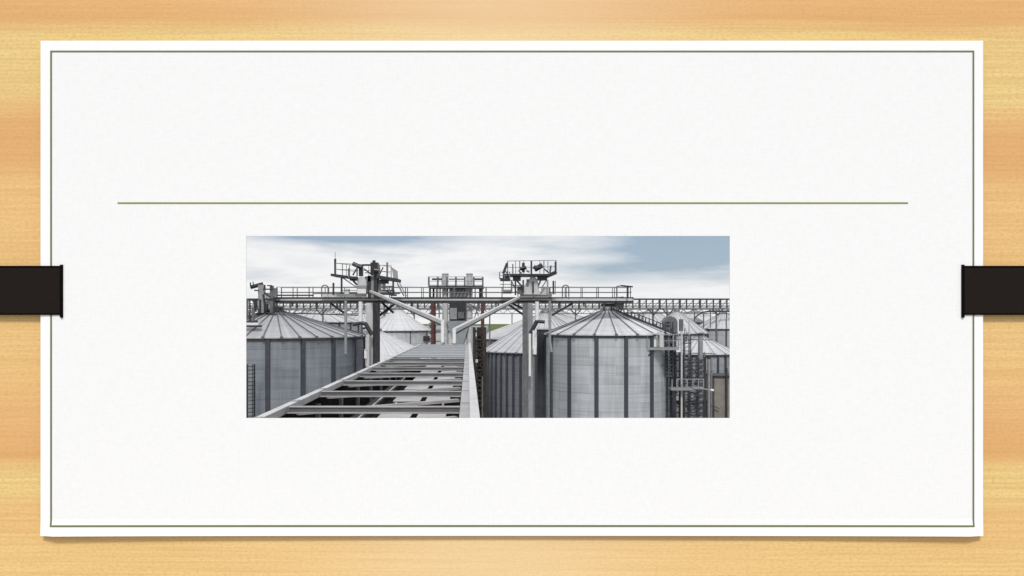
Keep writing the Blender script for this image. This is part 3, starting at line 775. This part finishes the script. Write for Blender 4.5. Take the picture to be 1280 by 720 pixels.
# ------------------------------------------------------------------ dryer tower behind the catwalk
Y = 82.0
t = thing('dryer_tower', (px(570, 0, Y).x, Y, 0), 'tower with two pale upright ducts between red brown posts beyond the frame', 'tower')
for x in (556, 586.5):
    MB().tube((px(x, 0, Y).x, Y + .6, 0), px(x, 341.2, Y) + Vector((0, .6, 0)), .36, n=20).build('duct', M['light'], t)
    MB().tube(px(x, 343.2, Y) + Vector((0, .6, 0)), px(x, 342.4, Y) + Vector((0, .6, 0)), .41, n=20).build('duct_collar', M['galv'], t)
pbox(535.5, 604, 357, 360, Y - .4, 2.6).build('platform', M['dark'], t)
pbox(535.5, 604, 355.8, 356.8, Y - .45, .1).build('toe_board', M['light'], t)
railing(t, [(536, 357), (603.5, 357)], 11.0, M['grey'], 2.0, Y - .4, 11)
railing(t, [(536, 357), (603.5, 357)], 11.0, M['grey'], 1.5, Y + 2.0, 16)
for x in (537.5, 542, 602.5, 600):
    pbar(x, 360, x, 375, Y - .3 if x in (537.5, 602.5) else Y + 1.8, 2.4).build('upper_post', M['dark'], t)
for x in (541, 603):
    for yy in (Y - .3, Y + 1.6):
        MB().bar((px(x, 0, Y).x, yy, 0), (px(x, 0, Y).x, yy, zz(371, Y)), .32, .32).build('red_post', M['rust'], t)
lx = MB()
for k in range(7):
    ya = 376 + k * 8
    pbar(537, ya, 545, ya + 8, Y - .1, 1.3, lx); pbar(545, ya, 537, ya + 8, Y - .1, 1.3, lx)
lx.build('red_lacing', M['rust'], t)
pbox(561.5, 582, 361, 371, Y + .2, 1.6).build('fan_housing', M['grey'], t)
for k in range(5): pbar(562 + k * 4.6, 371, 566 + k * 4.6, 362, Y + .1, 1.0).build('duct_rib', M['galv'], t)
pbox(561.5, 582, 378.5, 401, Y + .4, 1.5).build('drying_column', M['dark'], t)
pbox(562.5, 571, 385, 399, Y + .2, .3).build('access_panel', M['galv'], t)
pbox(572.5, 580, 390, 398, Y + .2, .3).build('access_panel', M['grey'], t)
hp = MB(); fp = [px(558, 401, Y), px(588, 401, Y), px(578, 434, Y), px(568, 434, Y)]
hp.hexa([fp[3], fp[2], fp[2] + Vector((0, 2, 0)), fp[3] + Vector((0, 2, 0)), fp[0], fp[1], fp[1] + Vector((0, 2, 0)), fp[0] + Vector((0, 2, 0))]).build('hopper', M['bluegrey'], t)
for (a, b, c, d_) in ((583, 384, 600, 384), (583, 377.8, 600, 389), (546, 384, 552, 384), (536, 404, 556, 404), (530, 428, 556, 426)):
    pbar(a, b, c, d_, Y, 1.4).build('tie_bar', M['grey'], t)
for (a_, b_, c_, d_, w_, m_) in ((545.5, 361, 545.5, 372, 1.6, 'grey'), (550.5, 360, 550.5, 372, 1.2, 'dark'), (594, 360, 594, 372, 1.4, 'grey'), (540, 349, 552, 349, 2.2, 'dark'), (561, 349, 582, 349, 1.6, 'grey'), (591, 349, 603, 349, 2.2, 'dark'),
        (570, 346, 570, 357, 2.0, 'galv'), (549, 380, 549, 401, 1.4, 'grey'), (592, 379, 600, 400, 1.2, 'grey'), (600, 379, 592, 400, 1.2, 'grey'), (584, 398, 600, 398, 1.6, 'galv'), (545, 412, 556, 412, 1.6, 'galv')):
    pbar(a_, b_, c_, d_, Y - .25, w_).build('strut', M[m_], t)
pbox(529, 536, 420, 427, Y, 1).build('switch_box', M['dark'], t)

# ------------------------------------------------------------------ distant conveyor gallery with its trestles
Y = 122.0
t = thing('conveyor_gallery', (px(640, 0, Y).x, Y, 0), 'distant long lattice conveyor gallery with rows of dark posts running behind the silos', 'conveyor gallery')
pbar(240, 374, 1010, 374, Y, 1.9).build('top_chord', M['dark'], t)
pbar(240, 385.5, 1010, 385.5, Y, 1.3).build('bottom_chord', M['grey'], t)
pbox(240, 1010, 381.5, 384.5, Y + 1.5, .1).build('belt_tray', M['light'], t)
pbar(240, 379.5, 1010, 379.5, Y + 1.6, .8).build('mid_rail', M['grey'], t)
k = 0; x = 245
lac = MB()
while x < 1006:
    pbar(x, 374.9, x, 385.5 + (k % 4 == 1) * 1.5, Y + .05, 1.5 if k % 3 else 2.4, lac)
    pbar(x, 385, x + 8.4, 375.5, Y + .3, .6, lac)
    x += 8.4; k += 1
lac.build('lattice', M['rib'], t)
for x in (300, 402, 480, 517, 612, 720, 817, 835, 897, 960):
    for dx_ in (0, ):
        MB().bar((px(x, 0, Y).x, Y + .8, 0), (px(x, 0, Y).x, Y + .8, zz(386.2, Y)), .22, .22).build('trestle_leg', M['grey'], t)
    pbar(x - 7, 386, x, 394, Y + .8, 1.2).build('knee_brace', M['dark'], t)
    pbar(x + 7, 386, x, 394, Y + .8, 1.2).build('knee_brace', M['dark'], t)

Y = 136.0
t = thing('pipe_bridge', (px(560, 0, Y).x, Y, 0), 'pale lattice pipe bridge hanging just below the distant gallery', 'pipe bridge')
pbar(330, 386.8, 1010, 386.8, Y, 1.0).build('top_chord', M['grey'], t)
pbar(330, 392, 1010, 392, Y, 1.0).build('bottom_chord', M['grey'], t)
lac = MB(); x = 332
while x < 1005:
    pbar(x, 392, x + 5.5, 387, Y + .1, .8, lac); pbar(x + 5.5, 387, x + 11, 392, Y + .1, .8, lac); x += 11
lac.build('lacing', M['galv'], t)
for x in (360, 500, 640, 690, 800, 880, 930): MB().bar((px(x, 0, Y).x, Y + .3, 0), (px(x, 0, Y).x, Y + .3, zz(392.6, Y)), .2, .2).build('leg', M['grey'], t)
def shed(label, x0, x1, yr, ye, Y, dep, roof_m, wall_m):
    t = thing('shed', (px((x0 + x1) / 2, 0, Y).x, Y, 0), label, 'shed', 'far sheds')
    a, b = px(x0, 0, Y).x, px(x1, 0, Y).x; ze, zr = zz(ye, Y), zz(yr, Y)
    MB().box(a, b, Y, Y + dep, 0, ze).build('wall', M[wall_m], t)
    m = MB(); e = .4
    vs = [(a - e, Y - e, ze), (b + e, Y - e, ze), (b + e, Y + dep / 2, zr), (a - e, Y + dep / 2, zr), (b + e, Y + dep + e, ze), (a - e, Y + dep + e, ze)]
    m.add(vs, [(0, 1, 2, 3), (3, 2, 4, 5), (0, 3, 5), (1, 4, 2), (0, 5, 4, 1)]).build('roof', M[roof_m], t)
shed('far shed with a pale roof behind the post at the edge of the view', 884, 940, 396, 403, 165, 16, 'light', 'grey')
shed('far pale shed behind the red brown posts of the tower', 505, 606, 407.5, 413, 135, 14, 'galv', 'light')
shed('far low shed with a dark wall below the small pale cones', 820, 878, 397, 402, 175, 14, 'galv', 'dark')
shed('far grey shed showing between the drop pipes over the big silo roof', 395, 470, 393, 401, 170, 16, 'light', 'dark')
# second, lower catwalk row among the far roofs
Y = 128.0
t = thing('far_catwalk', (px(860, 0, Y).x, Y, 0), 'thin far catwalk with a curved pipe over the small roofs below the gallery', 'catwalk')
pbar(780, 391, 990, 389, Y, 1.2).build('deck', M['grey'], t)
mb = MB(); mb.path([px(868, 398, Y), px(872, 394, Y), px(878, 390.5, Y), (px(886, 388.8, Y)), px(912, 388.8, Y), px(950, 389, Y)], .12).build('curved_pipe', M['dark'], t)
for x in (783, 790, 804, 817, 848, 868, 888, 908): pbar(x, 390, x, 410, Y + .3, 1.0).build('post', M['grey'], t)
Y = 126.0
t = thing('far_catwalk', (px(420, 0, Y).x, Y, 0), 'far catwalk with slanting struts low over the big grey silo', 'catwalk')
pbar(350, 391, 448, 394, Y, 1.4).build('deck', M['dark'], t)
pbar(350, 387.5, 448, 389, Y, .7).build('railing', M['grey'], t)
for k in range(12): pbar(352 + k * 8, 391, 358 + k * 8, 385, Y, .9).build('strut', M['grey'], t)

# ------------------------------------------------------------------ ladders and landings on the pale silo
def caged_ladder(label, x, y0, Y, wpx, mat, hoops=True, ybot=None, rung_mat='galv', gap=.85):
    zt = zz(y0, Y); zb = 0.0 if ybot is None else zz(ybot, Y)
    t = thing('caged_ladder', (px(x, 0, Y).x, Y, zb), label, 'ladder', 'caged ladders')
    hw = wpx * Y / F / 2; cx_ = px(x, 0, Y).x
    for s in (-1, 1): MB().bar((cx_ + s * hw, Y, zb), (cx_ + s * hw, Y, zt), .1, .1).build('stile', M[mat], t)
    rg = MB(); z = max(zb, 9.0)
    while z < zt: rg.bar((cx_ - hw, Y, z), (cx_ + hw, Y, z), .05, .05); z += .38
    rg.build('rungs', M[rung_mat], t)
    if hoops:
        hp = MB(); z = max(zb, 9.0) + .3
        while z < zt:
            pts = [Vector((cx_ + hw * 1.25 * math.cos(a), Y - .85 * math.sin(a) * .9, z)) for a in [PI * i / 8 for i in range(9)]]
            hp.path(pts, .035, 5); z += gap
        for a in (.2, .5, .8):
            q = (cx_ + hw * 1.25 * math.cos(PI * a), Y - .765 * math.sin(PI * a))
            hp.bar((q[0], q[1], max(zb, 9.0)), (q[0], q[1], zt), .05, .05)
        hp.build('cage', M[mat], t)
    return t
caged_ladder('dark caged ladder against the wall of the big grey silo', 313.5, 455, 64.5, 9, 'dark', gap=.34)
caged_ladder('slim caged ladder behind the upper landing', 836, 402, 74, 9, 'rib', ybot=470)
caged_ladder('tall caged ladder just past the pale upright pole', 858.5, 418, 77, 8, 'rib')
caged_ladder('lowest caged ladder hanging below the lower landing', 866, 488, 75, 10, 'rib')
caged_ladder('caged ladder beside the thick blue grey pipe, above the lower landing', 868, 448, 78.5, 9, 'rib', ybot=486)
caged_ladder('dark caged ladder against the right hand wall of the pale ribbed silo', 835, 440, 74.6, 6, 'dark')
caged_ladder('wide dark ladder shaft between the pale pole and the blue grey pipe', 846.5, 440, 76.5, 6, 'dark', ybot=484)
caged_ladder('dark caged ladder behind the lowest one under the lower landing', 857, 492, 79, 8, 'dark')
Y = 79.5
t = thing('ladder_frame', (px(865, 0, Y).x, Y, 0), 'dark steel frame full of cross bars behind the caged ladders', 'frame')
for x in (840, 850, 861, 871, 881):
    MB().bar((px(x, 0, Y).x, Y, 0), (px(x, 0, Y).x, Y, zz(426 if x < 845 else 446, Y)), .26, .2).build('post', M['dark'], t)
for k in range(11):
    pbar(840, 450 + k * 7.3, 881, 450 + k * 7.3, Y + .05, 1.5).build('cross_bar', M['rib'], t)
lac = MB()
for k in range(5): pbar(850, 450 + k * 14.6, 871, 464.6 + k * 14.6, Y + .3, 1.0, lac); pbar(871, 450 + k * 14.6, 850, 464.6 + k * 14.6, Y + .3, 1.0, lac)
lac.build('brace', M['dark'], t)
Y = 73.2
t = thing('landing', px(828, 437, Y), 'upper landing with pale rail panels bracketed to the pale ribbed silo', 'landing', 'ladder landings')
pbox(809, 849, 434.4, 437.6, Y - 1.0, 1.5).build('floor', M['galv'], t)
pbox(808, 830, 416.5, 418, Y - 1.0, .08).build('top_rail', M['light'], t)
pbox(808.5, 822.5, 420, 433.5, Y - .6, .06).build('rail_panel', M['white'], t)
pbox(824.5, 829.5, 418.5, 434, Y - .95, .1).build('rail_panel', M['light'], t)
pbox(823, 829.5, 415, 418.6, Y - .5, .5).build('lamp_box', M['light'], t)
for x in (809, 822, 841.5, 848): pbar(x, 434.4, x, 417.5, Y - .98, 1.2).build('post', M['galv'], t)
pbar(830, 426, 849, 426, Y - .98, 1.0).build('mid_rail', M['galv'], t)
pbar(830, 418, 849, 418, Y - .98, 1.0).build('top_rail', M['galv'], t)
pbar(818, 438, 808.5, 446, Y - .8, 1.8).build('bracket', M['dark'], t)
Y = 74.0
t = thing('landing', px(860, 487, Y), 'lower landing whose end carries a small white lamp, past the caged ladders', 'landing', 'ladder landings')
pbox(839, 866, 485.2, 488.0, Y - 1.2, 1.4).build('floor', M['galv'], t)
pbox(866.2, 880, 484.4, 486.6, Y - 1.1, 1.2).build('floor', M['galv'], t)
pbar(846, 474, 880, 474, Y - 1.1, .9).build('top_rail', M['galv'], t)
for x in (866, 873, 879.5): pbar(x, 484, x, 474, Y - 1.1, 1.0).build('post', M['galv'], t)
pbar(880, 486, 888, 487.6, Y - 1, 1.4).build('arm', M['galv'], t)
ptube(888, 487.6, 892, 488.0, Y - 1, 3.0).build('lamp', M['white'], t)
pbar(847, 490, 839, 496, Y - 1, 1.6).build('bracket', M['dark'], t)
for x in (840, 846, 853, 859): pbar(x, 485, x, 474, Y - 1.15, 1.1).build('post', M['galv'], t)
Y = 73.5
t = thing('pole', (px(852, 0, Y).x, Y, 0), 'pale upright pole between the caged ladders', 'pole')
ptube(852, 412, 852, 600, Y, 2.4).build('shaft', M['light'], t)
pbox(849.8, 854.2, 399, 414, Y - .1, .4).build('head_box', M['grey'], t)
Y = 80.0
t = thing('riser_pipe', (px(875, 0, Y).x, Y, 0), 'thick blue grey upright pipe next to the dark ladders', 'pipe', 'upright riser pipes')
MB().tube((px(875.5, 0, Y).x, Y, 0), px(875.5, 417, Y), .27, n=16).build('pipe', M['galv'], t)
MB().tube(px(875.5, 419, Y), px(875.5, 417, Y), .36, n=16).build('flange', M['dark'], t)
t = thing('riser_pipe', (px(885, 0, Y).x, Y, 0), 'thinner grey upright pipe left of the brown bin', 'pipe', 'upright riser pipes')
MB().tube((px(886, 0, Y).x, Y, 0), px(886, 446, Y), .17, n=16).build('pipe', M['galv'], t)
MB().tube(px(886, 448, Y), px(886, 446, Y), .24, n=16).build('flange', M['dark'], t)
Y = 81.0
t = thing('pipe_rack', (px(857, 0, Y).x, Y, 0), 'row of thin pale upright pipes with cross ties behind the caged ladders', 'pipes')
for x, y0, w_ in ((843.5, 404, 2.0), (856, 410, 1.4), (861.5, 400, 2.2), (880.5, 440, 1.6), (889.5, 448, 1.4)):
    ptube(x, y0, x, 560, Y, w_).build('pipe', M['galv' if w_ < 2 else 'light'], t)
for y_ in (424, 441, 463, 505): pbar(842, y_, 891, y_ + 1, Y - .15, 1.1).build('tie', M['grey'], t)
Y = 76.5
t = thing('elevator_leg', (px(838, 0, Y).x, Y, 0), 'slim blue grey elevator head and casing behind the upper landing', 'elevator')
hood = MB(); prof = [(829.5, 416), (829.5, 402), (832, 397), (838, 395), (844, 397), (847, 402), (847, 416)]
fr_ = [px(x, y, Y) for x, y in prof]; n = len(prof)
hood.add(fr_ + [q + Vector((0, 1.0, 0)) for q in fr_], [tuple(range(n))[::-1], tuple(range(n, 2 * n))] + [(i, (i + 1) % n, n + (i + 1) % n, n + i) for i in range(n)])
hood.build('head_hood', M['grey'], t)
ptube(835, 404, 835, 404.2, Y - .2, 5).build('bearing', M['black'], t)
MB().tube(px(835, 404, Y - .15), px(835, 404, Y + .1), .2, n=14).build('shaft_cap', M['black'], t)
trunk(831, 836.5, 416, Y + .05, .8, M['dark'], t)
trunk(840.5, 845.5, 416, Y + .05, .8, M['rib'], t)
Y = 83.0
t = thing('concrete_bin', (px(902, 0, Y).x, Y, 0), 'brown stained concrete bin at the lower right edge of the view', 'bin')
a, b = px(893, 0, Y).x, px(925, 0, Y).x
MB().box(a, b, Y, Y + 4, 0, zz(472, Y)).build('wall', M['tan'], t)
MB().box(a - .1, b + .1, Y - .1, Y + 4.1, zz(472, Y) + .003, zz(469.5, Y)).build('cap', M['dark'], t)
pbox(907, 909.5, 460, 522, Y - .25, .2).build('downpipe', M['dark'], t)
pbar(882, 503, 899, 511, Y - .3, 1.0).build('conduit', M['dark'], t)

print('objects', len(bpy.data.objects))
